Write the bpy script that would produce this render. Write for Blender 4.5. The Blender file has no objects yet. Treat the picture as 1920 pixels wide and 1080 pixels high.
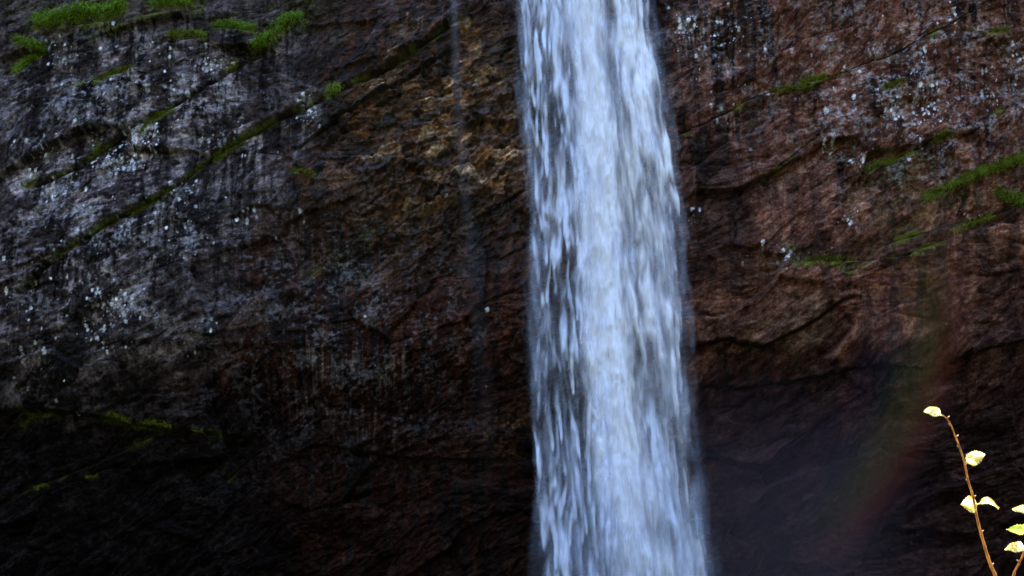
import bpy, math, random
import numpy as np

random.seed(7)
SC = bpy.context.scene
COL = SC.collection
F32 = np.float32

# ------------------------------------------------------------------ camera
CAM = np.array([0.0, -60.0, 2.0])
PITCH = math.radians(11.0)
LENS, SENSOR = 54.0, 36.0
FWD = np.array([0, math.cos(PITCH), math.sin(PITCH)])
UP = np.array([0, -math.sin(PITCH), math.cos(PITCH)])
KS = SENSOR / LENS


def ray(px, py):
    cx = (px - 960.0) / 1920.0 * KS
    cy = (540.0 - py) / 1920.0 * KS
    return np.array([cx, 0, 0]) + UP * cy + FWD


def on_plane(px, py, y):
    d = ray(px, py)
    return CAM + d * ((y - CAM[1]) / d[1])


def to_px(X, Y, Z):
    dx, dy, dz = X - CAM[0], Y - CAM[1], Z - CAM[2]
    f = dy * FWD[1] + dz * FWD[2]
    u = dy * UP[1] + dz * UP[2]
    return 960 + dx / f / KS * 1920, 540 - u / f / KS * 1920


# ------------------------------------------------------------------ noise (numpy)
def h2(ix, iy, seed):
    n = (ix.astype(np.int64) * 374761393 + iy.astype(np.int64) * 668265263 + seed * 974634777) & 0xffffffff
    n = ((n ^ (n >> 13)) * 1274126177) & 0xffffffff
    n = ((n ^ (n >> 16)) * 2246822519) & 0xffffffff
    n = n ^ (n >> 15)
    return (n & 0xffffff).astype(F32) / F32(0xffffff)


def perlin(x, y, seed=0):
    xi, yi = np.floor(x), np.floor(y)
    xf, yf = (x - xi).astype(F32), (y - yi).astype(F32)
    u = xf * xf * xf * (xf * (xf * 6 - 15) + 10)
    v = yf * yf * yf * (yf * (yf * 6 - 15) + 10)

    def g(ox, oy):
        a = h2(xi + ox, yi + oy, seed) * F32(2 * math.pi)
        return np.cos(a) * (xf - ox) + np.sin(a) * (yf - oy)
    a = g(0, 0) * (1 - u) + g(1, 0) * u
    b = g(0, 1) * (1 - u) + g(1, 1) * u
    return (a * (1 - v) + b * v) * F32(1.5)


def fbm(x, y, seed=0, octv=4, gain=0.5):
    s = 0
    a = 1.0
    for i in range(octv):
        s = s + a * perlin(x * 2.03 ** i + 17.3 * i, y * 2.03 ** i - 9.1 * i, seed + i * 13)
        a *= gain
    return s


def cells(x, y, seed=0, jit=0.95):
    xi, yi = np.floor(x), np.floor(y)
    f1 = np.full(x.shape, 9.0, F32)
    f2 = np.full(x.shape, 9.0, F32)
    bx = np.zeros(x.shape, F32)
    by = np.zeros(x.shape, F32)
    ci = np.zeros(x.shape, F32)
    cj = np.zeros(x.shape, F32)
    for ox in (-1, 0, 1):
        for oy in (-1, 0, 1):
            cx, cy = xi + ox, yi + oy
            dx = (x - cx - 0.5 - jit * (h2(cx, cy, seed) - 0.5)).astype(F32)
            dy = (y - cy - 0.5 - jit * (h2(cx, cy, seed + 77) - 0.5)).astype(F32)
            d = np.sqrt(dx * dx + dy * dy)
            near = d < f1
            f2 = np.where(near, f1, np.minimum(f2, d))
            f1 = np.where(near, d, f1)
            bx = np.where(near, dx, bx)
            by = np.where(near, dy, by)
            ci = np.where(near, cx, ci)
            cj = np.where(near, cy, cj)
    return f1, f2, bx, by, ci, cj


def facets(a, b, sa, sb, seed, tilt=0.9):
    f1, f2, dx, dy, ci, cj = cells(a / sa, b / sb, seed)
    h = h2(ci, cj, seed + 5) - 0.5
    gx = h2(ci, cj, seed + 6) - 0.5
    gy = h2(ci, cj, seed + 8) - 0.5
    return h + tilt * (gx * dx + gy * dy) * 2, f2 - f1, h2(ci, cj, seed + 9)


def vblur(f, n, reach=1):
    for _ in range(n):
        f = 0.5 * f + 0.25 * (np.vstack([f[:1], f[:-1]]) + np.vstack([f[1:], f[-1:]]))
    return f


def sst(a, b, x):
    t = np.clip((x - a) / (b - a), 0, 1)
    return t * t * (3 - 2 * t)


def blob(U, V, cx, cy, rx, ry, rot=0.0, soft=1.0):
    c, s = math.cos(math.radians(rot)), math.sin(math.radians(rot))
    dx, dy = U - cx, -(V - cy)
    a = (dx * c + dy * s) / rx
    b = (-dx * s + dy * c) / ry
    return np.exp(-(a * a + b * b) * soft)


# ------------------------------------------------------------------ cliff shape
def grade(a, b, h, grow):
    out = [a]
    st = h
    while out[-1] < b:
        st *= grow
        out.append(out[-1] + st)
    return np.array(out)


H = 0.036
XF = np.arange(-22.5, 22.5, H)
xs = np.concatenate([-grade(22.5, 75, H, 1.13)[1:][::-1], XF, grade(XF[-1], 75, H, 1.13)[1:]])
ZF = np.arange(1.2, 27.6, H)
zs = np.concatenate([-grade(-1.2, 4.0, H, 1.2)[1:][::-1], ZF, grade(ZF[-1], 43, H, 1.13)[1:]])
GX, GZ = np.meshgrid(xs, zs)


# the joints and ledges that cross the face: (points in pixels, step, crack depth, roof?)
LEDGES = [
    ([(40, 545), (110, 475), (215, 405), (300, 365), (400, 290), (470, 250), (560, 205), (640, 165), (740, 115), (860, 40)], -0.26, 0.45, 0),
    ([(60, 345), (150, 305), (235, 240), (300, 210), (400, 150), (440, 118)], -0.24, 0.42, 0),
    ([(110, 170), (180, 148), (250, 125)], 0.18, 0.12, 0),
    ([(20, 110), (90, 90), (150, 50), (260, 35), (370, 22), (400, 50), (480, 62), (560, 35)], 0.22, 0.08, 0),
    ([(560, 275), (650, 205), (760, 145), (850, 85)], -0.30, 0.08, 1),
    ([(1280, 250), (1340, 222), (1420, 180), (1500, 158), (1545, 148), (1660, 110), (1760, 60), (1830, 20)], 0.22, 0.20, 0),
    ([(1440, 330), (1480, 300), (1540, 250)], 0.15, 0.16, 0),
    ([(1620, 320), (1690, 290), (1790, 245), (1920, 190)], 0.18, 0.10, 0),
    ([(1720, 385), (1800, 340), (1920, 292), (2000, 260)], 0.26, 0.12, 0),
    ([(1660, 460), (1760, 430), (1850, 405), (1930, 380)], 0.18, 0.10, 0),
    ([(1500, 495), (1600, 490), (1690, 485), (1760, 455)], 0.20, 0.08, 0),
    ([(1300, 655), (1360, 640), (1430, 652), (1500, 615), (1590, 560)], -0.30, 0.18, 1),
    ([(1290, 725), (1420, 725), (1540, 705), (1650, 685), (1740, 690), (1850, 655), (1960, 635)], -0.22, 0.03, 1),
    ([(0, 775), (90, 770), (170, 780), (260, 795), (380, 812), (450, 818)], -0.5, 0.20, 0),
    ([(20, 930), (120, 890), (220, 850), (300, 810)], 0.16, 0.10, 0),
    ([(380, 930), (450, 880), (480, 850)], 0.12, 0.18, 0),
    ([(600, 835), (690, 850), (800, 862), (930, 860)], -0.25, 0.08, 1),
    ([(210, 1010), (300, 970), (330, 960)], -0.2, 0.1, 1),
    ([(860, 420), (920, 395), (985, 352)], -0.20, 0.10, 1),
    ([(560, 520), (640, 470), (690, 430)], 0.14, 0.10, 0),
]


def polydist(pts, X, Z):
    """signed height above a polyline (z difference, scaled) and fade at the ends"""
    px = np.array([p[0] for p in pts])
    pz = np.array([p[1] for p in pts])
    zl = np.interp(X, px, pz)
    sl = np.gradient(pz, px).mean()
    d = (Z - zl) * math.cos(math.atan(sl))
    fade = sst(px[0] - 0.7, px[0] + 0.7, X) * (1 - sst(px[-1] - 0.7, px[-1] + 0.7, X))
    return d, fade


def base_out(X, Z):
    o = -0.10 * np.maximum(0, Z - 17)
    o = o - 0.06 * np.maximum(0, Z - 15) * sst(-4, -12, X)
    o = o - (0.30 + 0.16 * sst(-2, -12, X) + 0.12 * sst(3, 9, X)) * np.maximum(0, 11.5 - Z)
    o = o - 1.3 * np.exp(-((X + 5.5) / 4.0) ** 2) * sst(19.5, 14.5, Z + 0.45 * X * 0)      # alcove left of the fall
    o = o - 0.7 * np.exp(-((X - 9.0) / 3.2) ** 2) * sst(13, 9, Z)
    o = o + 0.8 * np.exp(-((X + 15) / 5.0) ** 2) * sst(6, 15, Z)
    o = o + 0.7 * np.exp(-((X - 16) / 5.0) ** 2) * sst(8, 15, Z)
    return o


def at(px, py, off=0.0):
    """point of the cliff's large shape that the pixel sees (fixed on the rock from then on)"""
    y = 0.0
    for _ in range(6):
        p = on_plane(px, py, y)
        y = -float(base_out(np.array(p[0]), np.array(p[2]))) - off
    return on_plane(px, py, y)


def at_many(px, py):
    px, py = np.asarray(px, float), np.asarray(py, float)
    cx = (px - 960.0) / 1920.0 * KS
    cy = (540.0 - py) / 1920.0 * KS
    d = np.stack([cx, UP[1] * cy + FWD[1], UP[2] * cy + FWD[2]], -1)
    y = np.zeros(px.shape)
    for _ in range(7):
        p = CAM + d * ((y - CAM[1]) / d[:, 1])[:, None]
        y = -base_out(p[:, 0], p[:, 2])
    return p


LW = []
for pts, st, cr, roof in LEDGES:
    w = [at(*p) for p in pts]
    LW.append(([(p[0], p[2]) for p in w], st, cr, roof))

TH = math.radians(27)
WX = GX + 0.16 * fbm(GX * 0.45, GZ * 0.45, 3, 3)
WZ = GZ + 0.16 * fbm(GX * 0.45 + 40, GZ * 0.45, 5, 3)
A = WX * math.cos(TH) + WZ * math.sin(TH)
B = -WX * math.sin(TH) + WZ * math.cos(TH)
U0, V0 = to_px(GX, -base_out(GX, GZ), GZ)

crumple = np.clip(blob(U0, V0, 850, 210, 190, 190, 30, 0.9) + 0.8 * blob(U0, V0, 880, 330, 120, 130, 20), 0, 1)
crumple = crumple + 0.45 * blob(U0, V0, 720, 400, 190, 130, 20)
smooth_l = blob(U0, V0, 200, 300, 330, 300, 25)

out = base_out(GX, GZ)
f_big, e_big, r_big = facets(A, B, 5.2, 2.3, 11, 1.1)
ang = TH + (r_big - 0.5) * 0.75
A = WX * np.cos(ang) + WZ * np.sin(ang)
B = -WX * np.sin(ang) + WZ * np.cos(ang)
out += 0.46 * vblur(f_big, 4)
f_md, e_md, r_md = facets(A + 0.2 * fbm(A, B, 8, 2), B, 1.9, 0.75, 23, 1.1)
patch = np.clip(0.55 + 0.55 * fbm(GX * 0.22, GZ * 0.3, 19, 3), 0.06, 1.1)
patch = patch * (1 - 0.5 * smooth_l) + 0.5 * crumple
out += 0.20 * vblur(f_md, 2) * patch
AW = A + 0.10 * fbm(A * 2.2, B * 2.2, 41, 2)
BW = B + 0.07 * fbm(A * 2.2 + 9, B * 2.2, 43, 2)
f_sm, e_sm, r_sm = facets(AW, BW, 0.62, 0.22, 31, 1.2)
out += 0.062 * f_sm * (patch + 0.6 * crumple)
f_ti, e_ti, r_ti = facets(AW + 0.02 * fbm(A * 9, B * 9, 2, 2), BW, 0.26, 0.085, 37, 1.2)
out += 0.026 * f_ti * (0.25 + 0.75 * patch + 0.9 * crumple)
out += 0.11 * fbm(A * 0.6, B * 1.5, 51, 6, 0.55)
out -= 0.05 * np.exp(-(e_big / 0.03) ** 2) + 0.045 * patch * np.exp(-(e_md / 0.05) ** 2)
CA, CB = GX * 0.94 + GZ * 0.34, -GX * 0.34 + GZ * 0.94
f_c1, e_c1, r_c1 = facets(CA, CB, 0.85, 0.50, 63, 1.8)
f_c2, e_c2, r_c2 = facets(CA + 0.04 * f_c1, CB, 0.30, 0.17, 65, 1.8)
out += crumple * (0.20 * f_c1 + 0.085 * f_c2)
# bedding lines
rgt = sst(3.5, 7, GX)
out += (0.010 + 0.010 * rgt) * perlin(A * 0.35, B * 6.5, 71) + (0.008 + 0.012 * rgt) * perlin(A * 0.8, B * 14, 72)

LD = []      # per ledge: distance and fade, for moss and seepage
for i, (pts, st, cr, roof) in enumerate(LW):
    wob = 0.05 * fbm(GX * 1.5, GZ * 1.5, 80 + i, 4) + 0.06 * perlin(GX * 0.4, GZ * 0.4, 180 + i)
    d, fade = polydist(pts, GX, GZ)
    d = d + wob
    vary = 0.8 + 0.45 * perlin(GX * 0.5 + i * 7, GZ * 0.1, 90 + i)
    step = np.where(d > 0, -np.exp(-np.maximum(d, 0) / 1.6), np.exp(-np.maximum(-d, 0) / 1.6))
    out += st * fade * vary * step * 0.75
    out -= cr * fade * np.clip(vary, 0.3, 1.2) * np.exp(-(d / (0.045 + 0.06 * (cr > 0.4))) ** 2)
    LD.append((d, fade * np.clip(vary, 0.2, 1)))

# the leaning slab with a sharp right edge low on the right
eu = U0 - (1738 + (V0 - 500) * 0.27)
out -= 0.45 * sst(2, -3, eu) * sst(-170, 0, eu) * sst(470, 560, V0) * sst(740, 700, V0)
PX, PZ = GX.copy(), GZ.copy()
PY = -out
top = GZ > 36.0
PY = np.where(top, PY + (GZ - 36.0) ** 2 * 0.10, PY)
# plateau behind the rim
EXTRA = 12
ey = np.linspace(0, 1, EXTRA + 1)[1:] ** 1.5 * 70
PX = np.vstack([PX] + [PX[-1:] for _ in ey])
PY = np.vstack([PY] + [PY[-1:] + e for e in ey])
PZ = np.vstack([PZ] + [PZ[-1:] + 0.05 * e + 0.4 * fbm(PX[-1:] * 0.1, PY[-1:] * 0.1 + e, 5, 3) for e in ey])


def grid_mesh(name, X, Y, Z, mat, cols=None, floats=None, parent=None, smooth=True, flip=False):
    nr, nc = X.shape
    v = np.stack([X, Y, Z], -1).reshape(-1, 3).astype(F32)
    idx = np.arange(nr * nc, dtype=np.int32).reshape(nr, nc)
    q = np.stack([idx[:-1, :-1], idx[:-1, 1:], idx[1:, 1:], idx[1:, :-1]], -1).reshape(-1, 4)
    if flip:
        q = q[:, ::-1]
    me = bpy.data.meshes.new(name)
    me.vertices.add(len(v))
    me.vertices.foreach_set('co', v.ravel())
    me.loops.add(q.size)
    me.loops.foreach_set('vertex_index', np.ascontiguousarray(q).ravel())
    me.polygons.add(len(q))
    me.polygons.foreach_set('loop_start', np.arange(0, q.size, 4, dtype=np.int32))
    me.polygons.foreach_set('use_smooth', np.full(len(q), smooth))
    me.update(calc_edges=True)
    for k, c in (cols or {}).items():
        at_ = me.attributes.new(k, 'FLOAT_COLOR', 'POINT')
        c4 = np.ones((nr * nc, 4), F32)
        c4[:, :3] = c.reshape(-1, 3)
        at_.data.foreach_set('color', c4.ravel())
    for k, c in (floats or {}).items():
        at_ = me.attributes.new(k, 'FLOAT', 'POINT')
        at_.data.foreach_set('value', c.reshape(-1).astype(F32))
    me.materials.append(mat)
    o = bpy.data.objects.new(name, me)
    COL.objects.link(o)
    if parent:
        o.parent = parent
    return o


# ------------------------------------------------------------------ materials
def new_mat(name):
    m = bpy.data.materials.new(name)
    m.use_nodes = True
    nt = m.node_tree
    nt.nodes.clear()
    return m, nt, nt.nodes, nt.links


def node(ns, t, **kw):
    n = ns.new(t)
    for k, v in kw.items():
        setattr(n, k, v)
    return n


def rock_material():
    m, nt, ns, ln = new_mat('wet_schist')
    o = node(ns, 'ShaderNodeOutputMaterial')
    b = node(ns, 'ShaderNodeBsdfPrincipled')
    ln.new(b.outputs[0], o.inputs[0])
    ca = node(ns, 'ShaderNodeAttribute', attribute_name='Col')
    wa = node(ns, 'ShaderNodeAttribute', attribute_name='wet')
    tc = node(ns, 'ShaderNodeTexCoord')
    mp = node(ns, 'ShaderNodeMapping')
    mp.inputs['Rotation'].default_value = (0, TH, 0)
    mp.inputs['Scale'].default_value = (3, 3, 4.2)
    ln.new(tc.outputs['Object'], mp.inputs[0])
    n1 = node(ns, 'ShaderNodeTexNoise')
    n1.inputs['Scale'].default_value = 1.6
    n1.inputs['Detail'].default_value = 8
    n1.inputs['Roughness'].default_value = 0.72
    ln.new(mp.outputs[0], n1.inputs['Vector'])
    n2 = node(ns, 'ShaderNodeTexNoise')
    n2.inputs['Scale'].default_value = 14
    n2.inputs['Detail'].default_value = 5
    n2.inputs['Roughness'].default_value = 0.7
    ln.new(tc.outputs['Object'], n2.inputs['Vector'])
    r1 = node(ns, 'ShaderNodeMapRange')
    r1.inputs[1].default_value = 0.36
    r1.inputs[2].default_value = 0.66
    r1.inputs[3].default_value = 0.45
    r1.inputs[4].default_value = 1.6
    ln.new(n1.outputs[0], r1.inputs[0])
    r2 = node(ns, 'ShaderNodeMapRange')
    r2.inputs[1].default_value = 0.33
    r2.inputs[2].default_value = 0.68
    r2.inputs[3].default_value = 0.5
    r2.inputs[4].default_value = 1.55
    ln.new(n2.outputs[0], r2.inputs[0])
    mu = node(ns, 'ShaderNodeMath', operation='MULTIPLY')
    ln.new(r1.outputs[0], mu.inputs[0])
    ln.new(r2.outputs[0], mu.inputs[1])
    vm = node(ns, 'ShaderNodeVectorMath', operation='SCALE')
    ln.new(ca.outputs['Color'], vm.inputs[0])
    ln.new(mu.outputs[0], vm.inputs['Scale'])
    ln.new(vm.outputs[0], b.inputs['Base Color'])
    rr = node(ns, 'ShaderNodeMapRange')
    rr.inputs[3].default_value = 0.85
    rr.inputs[4].default_value = 0.36
    ln.new(wa.outputs['Fac'], rr.inputs[0])
    ln.new(rr.outputs[0], b.inputs['Roughness'])
    ga = node(ns, 'ShaderNodeAttribute', attribute_name='gloss')
    ln.new(ga.outputs['Fac'], b.inputs['Specular IOR Level'])
    ad = node(ns, 'ShaderNodeMath', operation='ADD')
    ln.new(n1.outputs[0], ad.inputs[0])
    ln.new(n2.outputs[0], ad.inputs[1])
    bu = node(ns, 'ShaderNodeBump')
    bu.inputs['Strength'].default_value = 0.9
    bu.inputs['Distance'].default_value = 0.05
    ln.new(ad.outputs[0], bu.inputs['Height'])
    ln.new(bu.outputs[0], b.inputs['Normal'])
    return m


def water_material(name, tint=(0.90, 0.91, 1.0)):
    m, nt, ns, ln = new_mat(name)
    o = node(ns, 'ShaderNodeOutputMaterial')
    mix = node(ns, 'ShaderNodeMixShader')
    tr = node(ns, 'ShaderNodeBsdfTransparent')
    d = node(ns, 'ShaderNodeBsdfDiffuse')
    d.inputs[0].default_value = (*tint, 1)
    t = node(ns, 'ShaderNodeBsdfTranslucent')
    t.inputs[0].default_value = (*tint, 1)
    m2 = node(ns, 'ShaderNodeMixShader')
    m2.inputs[0].default_value = 0.22
    ln.new(d.outputs[0], m2.inputs[1])
    ln.new(t.outputs[0], m2.inputs[2])
    fa = node(ns, 'ShaderNodeAttribute', attribute_name='foam')
    tc = node(ns, 'ShaderNodeTexCoord')
    mp = node(ns, 'ShaderNodeMapping')
    mp.inputs['Scale'].default_value = (9, 3, 1.1)
    ln.new(tc.outputs['Object'], mp.inputs[0])
    n = node(ns, 'ShaderNodeTexNoise')
    n.inputs['Scale'].default_value = 1.5
    n.inputs['Detail'].default_value = 6
    n.inputs['Roughness'].default_value = 0.65
    ln.new(mp.outputs[0], n.inputs['Vector'])
    r = node(ns, 'ShaderNodeMapRange')
    r.inputs[1].default_value = 0.3
    r.inputs[2].default_value = 0.7
    r.inputs[3].default_value = 0.8
    r.inputs[4].default_value = 1.22
    ln.new(n.outputs[0], r.inputs[0])
    mu = node(ns, 'ShaderNodeMath', operation='MULTIPLY', use_clamp=True)
    ln.new(fa.outputs['Fac'], mu.inputs[0])
    ln.new(r.outputs[0], mu.inputs[1])
    ln.new(mu.outputs[0], mix.inputs[0])
    ln.new(tr.outputs[0], mix.inputs[1])
    ln.new(m2.outputs[0], mix.inputs[2])
    ln.new(mix.outputs[0], o.inputs[0])
    return m


def leafy_material(name, c1, c2, trans=0.35, scale=3.0, rough=0.6, attr=None):
    m, nt, ns, ln = new_mat(name)
    o = node(ns, 'ShaderNodeOutputMaterial')
    b = node(ns, 'ShaderNodeBsdfPrincipled')
    b.inputs['Roughness'].default_value = rough
    b.inputs['Specular IOR Level'].default_value = 0.3
    t = node(ns, 'ShaderNodeBsdfTranslucent')
    mix = node(ns, 'ShaderNodeMixShader')
    mix.inputs[0].default_value = trans
    tc = node(ns, 'ShaderNodeTexCoord')
    n = node(ns, 'ShaderNodeTexNoise')
    n.inputs['Scale'].default_value = scale
    n.inputs['Detail'].default_value = 4
    ln.new(tc.outputs['Object'], n.inputs['Vector'])
    cr = node(ns, 'ShaderNodeValToRGB')
    cr.color_ramp.elements[0].position = 0.36
    cr.color_ramp.elements[0].color = (*c1, 1)
    if 'grass' in name or 'moss' in name:
        dead = cr.color_ramp.elements.new(0.24)
        dead.color = (c2[0] * 0.9, c2[0] * 0.62, c1[2], 1)
        cr.color_ramp.elements[0].position = 0.36
    cr.color_ramp.elements[-1].position = 0.64
    cr.color_ramp.elements[-1].color = (*c2, 1)
    ln.new(n.outputs[0], cr.inputs[0])
    ln.new(cr.outputs[0], b.inputs['Base Color'])
    ln.new(cr.outputs[0], t.inputs[0])
    ln.new(b.outputs[0], mix.inputs[1])
    ln.new(t.outputs[0], mix.inputs[2])
    ln.new(mix.outputs[0], o.inputs[0])
    return m


# grass and moss on the ledges: line of roots in the photograph, width, blades, length, tone, label, droop
G = [
    ([(70, 42), (110, 38), (160, 22), (200, 25), (232, 10)], 13, 900, 0.42, 'bright', 'broad bright grass patch sprawling over the top left rim ledge', .7),
    ([(285, 6), (330, 4), (372, 12)], 9, 380, 0.40, 'bright', 'grass patch at the upper frame edge, right of the broad rim patch'),
    ([(32, 78), (80, 92), (55, 108), (36, 122), (24, 132)], 7, 360, 0.38, 'bright', 'grass tuft sliding down the far left edge below the rim'),
    ([(402, 46), (440, 46), (478, 56)], 6, 260, 0.34, 'bright', 'narrow grass strip linking the rim to the drooping patch'),
    ([(570, 38), (540, 42), (520, 66), (495, 84), (478, 92)], 9, 560, 0.42, 'bright', 'drooping grass patch stepping down leftward near the dark rock'),
    ([(318, 64), (350, 62), (382, 66)], 6, 150, 0.28, 'mid', 'dull grass strip just below the upper rim patches'),
    ([(178, 150), (215, 134), (246, 126)], 4, 130, 0.20, 'moss', 'thin dull moss line on the short ledge above the white lichen', .5),
    ([(427, 132), (440, 118)], 4, 70, 0.20, 'lime', 'small lime moss tuft at the upper end of the upper diagonal crack', .5),
    ([(614, 180), (624, 168), (634, 166)], 5, 150, 0.45, 'mid', 'lone grass tuft hanging from the diagonal crack under dark rock', .9),
    ([(402, 298), (430, 276), (458, 260)], 5, 180, 0.24, 'mid', 'moss strip halfway along the long diagonal crack', .6),
    ([(548, 322), (568, 322), (588, 328)], 3, 70, 0.16, 'lime', 'tiny lime moss dab alone on the black wet rock', .5),
    ([(245, 396), (280, 378), (318, 354)], 4, 160, 0.20, 'moss', 'dark moss strip low on the long diagonal crack', .6),
    ([(262, 250), (290, 220), (322, 205)], 4, 120, 0.20, 'moss', 'moss strip midway along the upper diagonal crack', .6),
    ([(172, 292), (182, 270)], 4, 60, 0.20, 'moss', 'small moss dab beside the lichen on the upper crack', .6),
    ([(45, 350), (65, 338)], 5, 60, 0.20, 'moss', 'dim moss dab at the lower end of the upper crack', .6),
    ([(205, 778), (235, 788), (250, 798)], 5, 110, 0.20, 'lime', 'moss tuft on the left of the low dark ledge', .6),
    ([(262, 798), (290, 794), (325, 802)], 5, 140, 0.18, 'lime', 'lime moss strip at the middle of the low dark ledge', .6),
    ([(365, 810), (384, 814)], 3, 60, 0.16, 'lime', 'short lime moss dab at the right end of the low ledge', .6),
    ([(40, 800), (62, 782), (100, 775)], 4, 90, 0.18, 'moss', 'moss line curling at the left end of the low dark ledge', .6),
    ([(70, 915), (90, 908)], 3, 40, 0.15, 'lime', 'faint moss dab on the dark slope below the low ledge', .6),
    ([(160, 895), (182, 892)], 3, 40, 0.15, 'lime', 'yellowish moss dab right of the faint one on the dark slope', .6),
    ([(1505, 155), (1526, 150), (1546, 146)], 5, 130, 0.24, 'lime', 'bright moss tuft on the ledge right of the waterfall top', .6),
    ([(1450, 172), (1480, 165), (1520, 166)], 5, 130, 0.22, 'moss', 'dull moss strip trailing left from the bright ledge tuft', .6),
    ([(1655, 165), (1690, 156)], 4, 70, 0.18, 'moss', 'small moss dab left of the white lichen cluster', .6),
    ([(1850, 64), (1870, 60), (1888, 58)], 4, 90, 0.20, 'moss', 'small moss patch high on the right brown face', .6),
    ([(1755, 262), (1772, 250)], 5, 90, 0.22, 'moss', 'moss dab beneath the white lichen on the right face', .6),
    ([(1628, 314), (1655, 304), (1680, 298)], 6, 170, 0.24, 'mid', 'moss patch beside the pale slab above the right grass band', .6),
    ([(1735, 372), (1780, 352), (1830, 328), (1880, 310), (1930, 292)], 8, 700, 0.34, 'mid', 'long green grass band rising to the right edge', .6),
    ([(1870, 358), (1890, 368), (1930, 376)], 8, 360, 0.32, 'mid', 'grass patch at the right edge under the long green band', .7),
    ([(1790, 432), (1820, 420), (1858, 406)], 5, 190, 0.24, 'lime', 'sloping moss strip below the long green band', .6),
    ([(1678, 450), (1700, 444), (1722, 436)], 4, 120, 0.20, 'lime', 'short lime moss strip left of the sloping strip', .6),
    ([(1515, 492), (1545, 488), (1575, 490)], 5, 150, 0.16, 'moss', 'dull moss mat on the mid-height right ledge', .5),
]
# ------------------------------------------------------------------ the rock's colours, some shade painted in
U, V = to_px(GX, PY[:GX.shape[0]], GZ)
UW = U + 80 * fbm(GX * 0.28, GZ * 0.28, 101, 5, 0.55)
VW = V + 65 * fbm(GX * 0.28 + 30, GZ * 0.28, 103, 5, 0.55)


def C(r, g, b):
    return np.array([r, g, b], F32)


def over(base, col, mask):
    m = np.clip(mask, 0, 1)[..., None].astype(F32)
    return base * (1 - m) + col * m


n_lo = fbm(GX * 0.8, GZ * 0.8, 111, 5, 0.6)
n_mid = fbm(A * 1.5, B * 4.0, 113, 5, 0.65)
n_hi = fbm(GX * 5, GZ * 5, 117, 4, 0.7)
# grey schist on the left, brown schist on the right, black wet rock between with alcove shade painted in
col = np.ones(GX.shape + (3,), F32) * C(0.052, 0.038, 0.039)
right = sst(1180, 1330, UW)
col = over(col, C(0.118, 0.042, 0.028), right)
col = over(col, C(0.190, 0.074, 0.045), right * sst(-0.15, 0.35, n_lo) * 0.8)
col = over(col, C(0.130, 0.078, 0.056), right * sst(0.0, 0.4, n_mid) * 0.5)
wet_shade = np.clip(sst(430, 620, UW + 0.35 * (V - 300)) * (1 - right), 0, 1)
col = over(col, C(0.034, 0.0098, 0.0042), wet_shade * 0.94)
low_shade = np.clip(sst(640, 800, VW) * (1 - right), 0, 1)  # shade under the overhangs, painted into the lower rock's colour
col = over(col, C(0.0065, 0.0042, 0.0048), 0.95 * low_shade * sst(760, 480, UW))
col = over(col, C(0.0150, 0.0058, 0.0040), 0.8 * low_shade * sst(480, 760, UW))
grey = np.clip(blob(UW, VW, 150, 330, 230, 170, 25) + 0.9 * blob(UW, VW, 330, 300, 160, 130, 35) + 0.7 * blob(UW, VW, 130, 620, 150, 110, 30) + 0.6 * blob(UW, VW, 380, 170, 120, 90, 30), 0, 1)
col = over(col, C(0.25, 0.20, 0.205), grey * sst(-0.15, 0.35, n_lo + 0.25 * n_mid) * 0.9)
# vertical seepage streaks, hanging from the joints
strk = fbm(GX * 1.9 + 0.25 * fbm(GX * 0.8, GZ * 0.8, 7, 2), GZ * 0.16, 121, 4, 0.6)
strk2 = fbm(GX * 6.0, GZ * 0.35, 125, 3, 0.6)
seep = np.zeros(GX.shape, F32)
for (d, fade), L in zip(LD, LW):
    seep = np.maximum(seep, fade * sst(0.05, -0.1, d) * np.exp(np.minimum(d, 0) / 1.9))
dark_st = sst(0.0, 0.16, strk + 0.30 * strk2 + 0.34 * seep - 0.20 + 0.25 * blob(U, V, 360, 440, 160, 60))
col = over(col, C(0.010, 0.0075, 0.0075), dark_st * np.clip(0.55 + 0.6 * seep, 0, 0.95) * (1 - 0.35 * right))
col = over(col, C(0.020, 0.013, 0.011), dark_st * np.clip(blob(UW, VW, 1340, 120, 110, 180), 0, 1) * 0.9)
def streaks(specs, sd):
    r = np.random.default_rng(sd)
    m = np.zeros(GX.shape, F32)
    rag = 0.13 * n_hi + 0.28 * fbm(GX * 4, GZ * 0.5, sd, 3)
    for x0, y0, x1, y1, n, wlo, whi, llo, lhi in specs:
        q = r.random(n)
        P = at_many(x0 + (x1 - x0) * q, y0 + (y1 - y0) * q + r.normal(size=n) * 6)
        for p in P:
            w, L = r.uniform(wlo, whi), r.uniform(llo, lhi)
            i1 = iz0 + int((p[2] - ZF[0]) / H)
            i0 = max(i1 - int(L * 1.3 / H), 0)
            j = ix0 + int((p[0] - XF[0]) / H)
            k = int(w * 2.2 / H) + 3
            sl = (slice(i0, max(i1, i0 + 1)), slice(max(j - k, 0), max(j + k, 1)))
            if m[sl].size == 0:
                continue
            t = (p[2] - GZ[sl]) / L
            dx = np.abs(GX[sl] - p[0] - 0.06 * np.sin(GZ[sl] * 1.3 + p[0] * 9)) / (w * (1 - 0.45 * np.clip(t, 0, 1))) + 0.9 * rag[sl]
            m[sl] = np.maximum(m[sl], sst(1.1, 0.65, dx) * sst(1.15, 0.6, t + 0.5 * rag[sl]) * r.uniform(0.6, 1))
    return m


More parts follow.
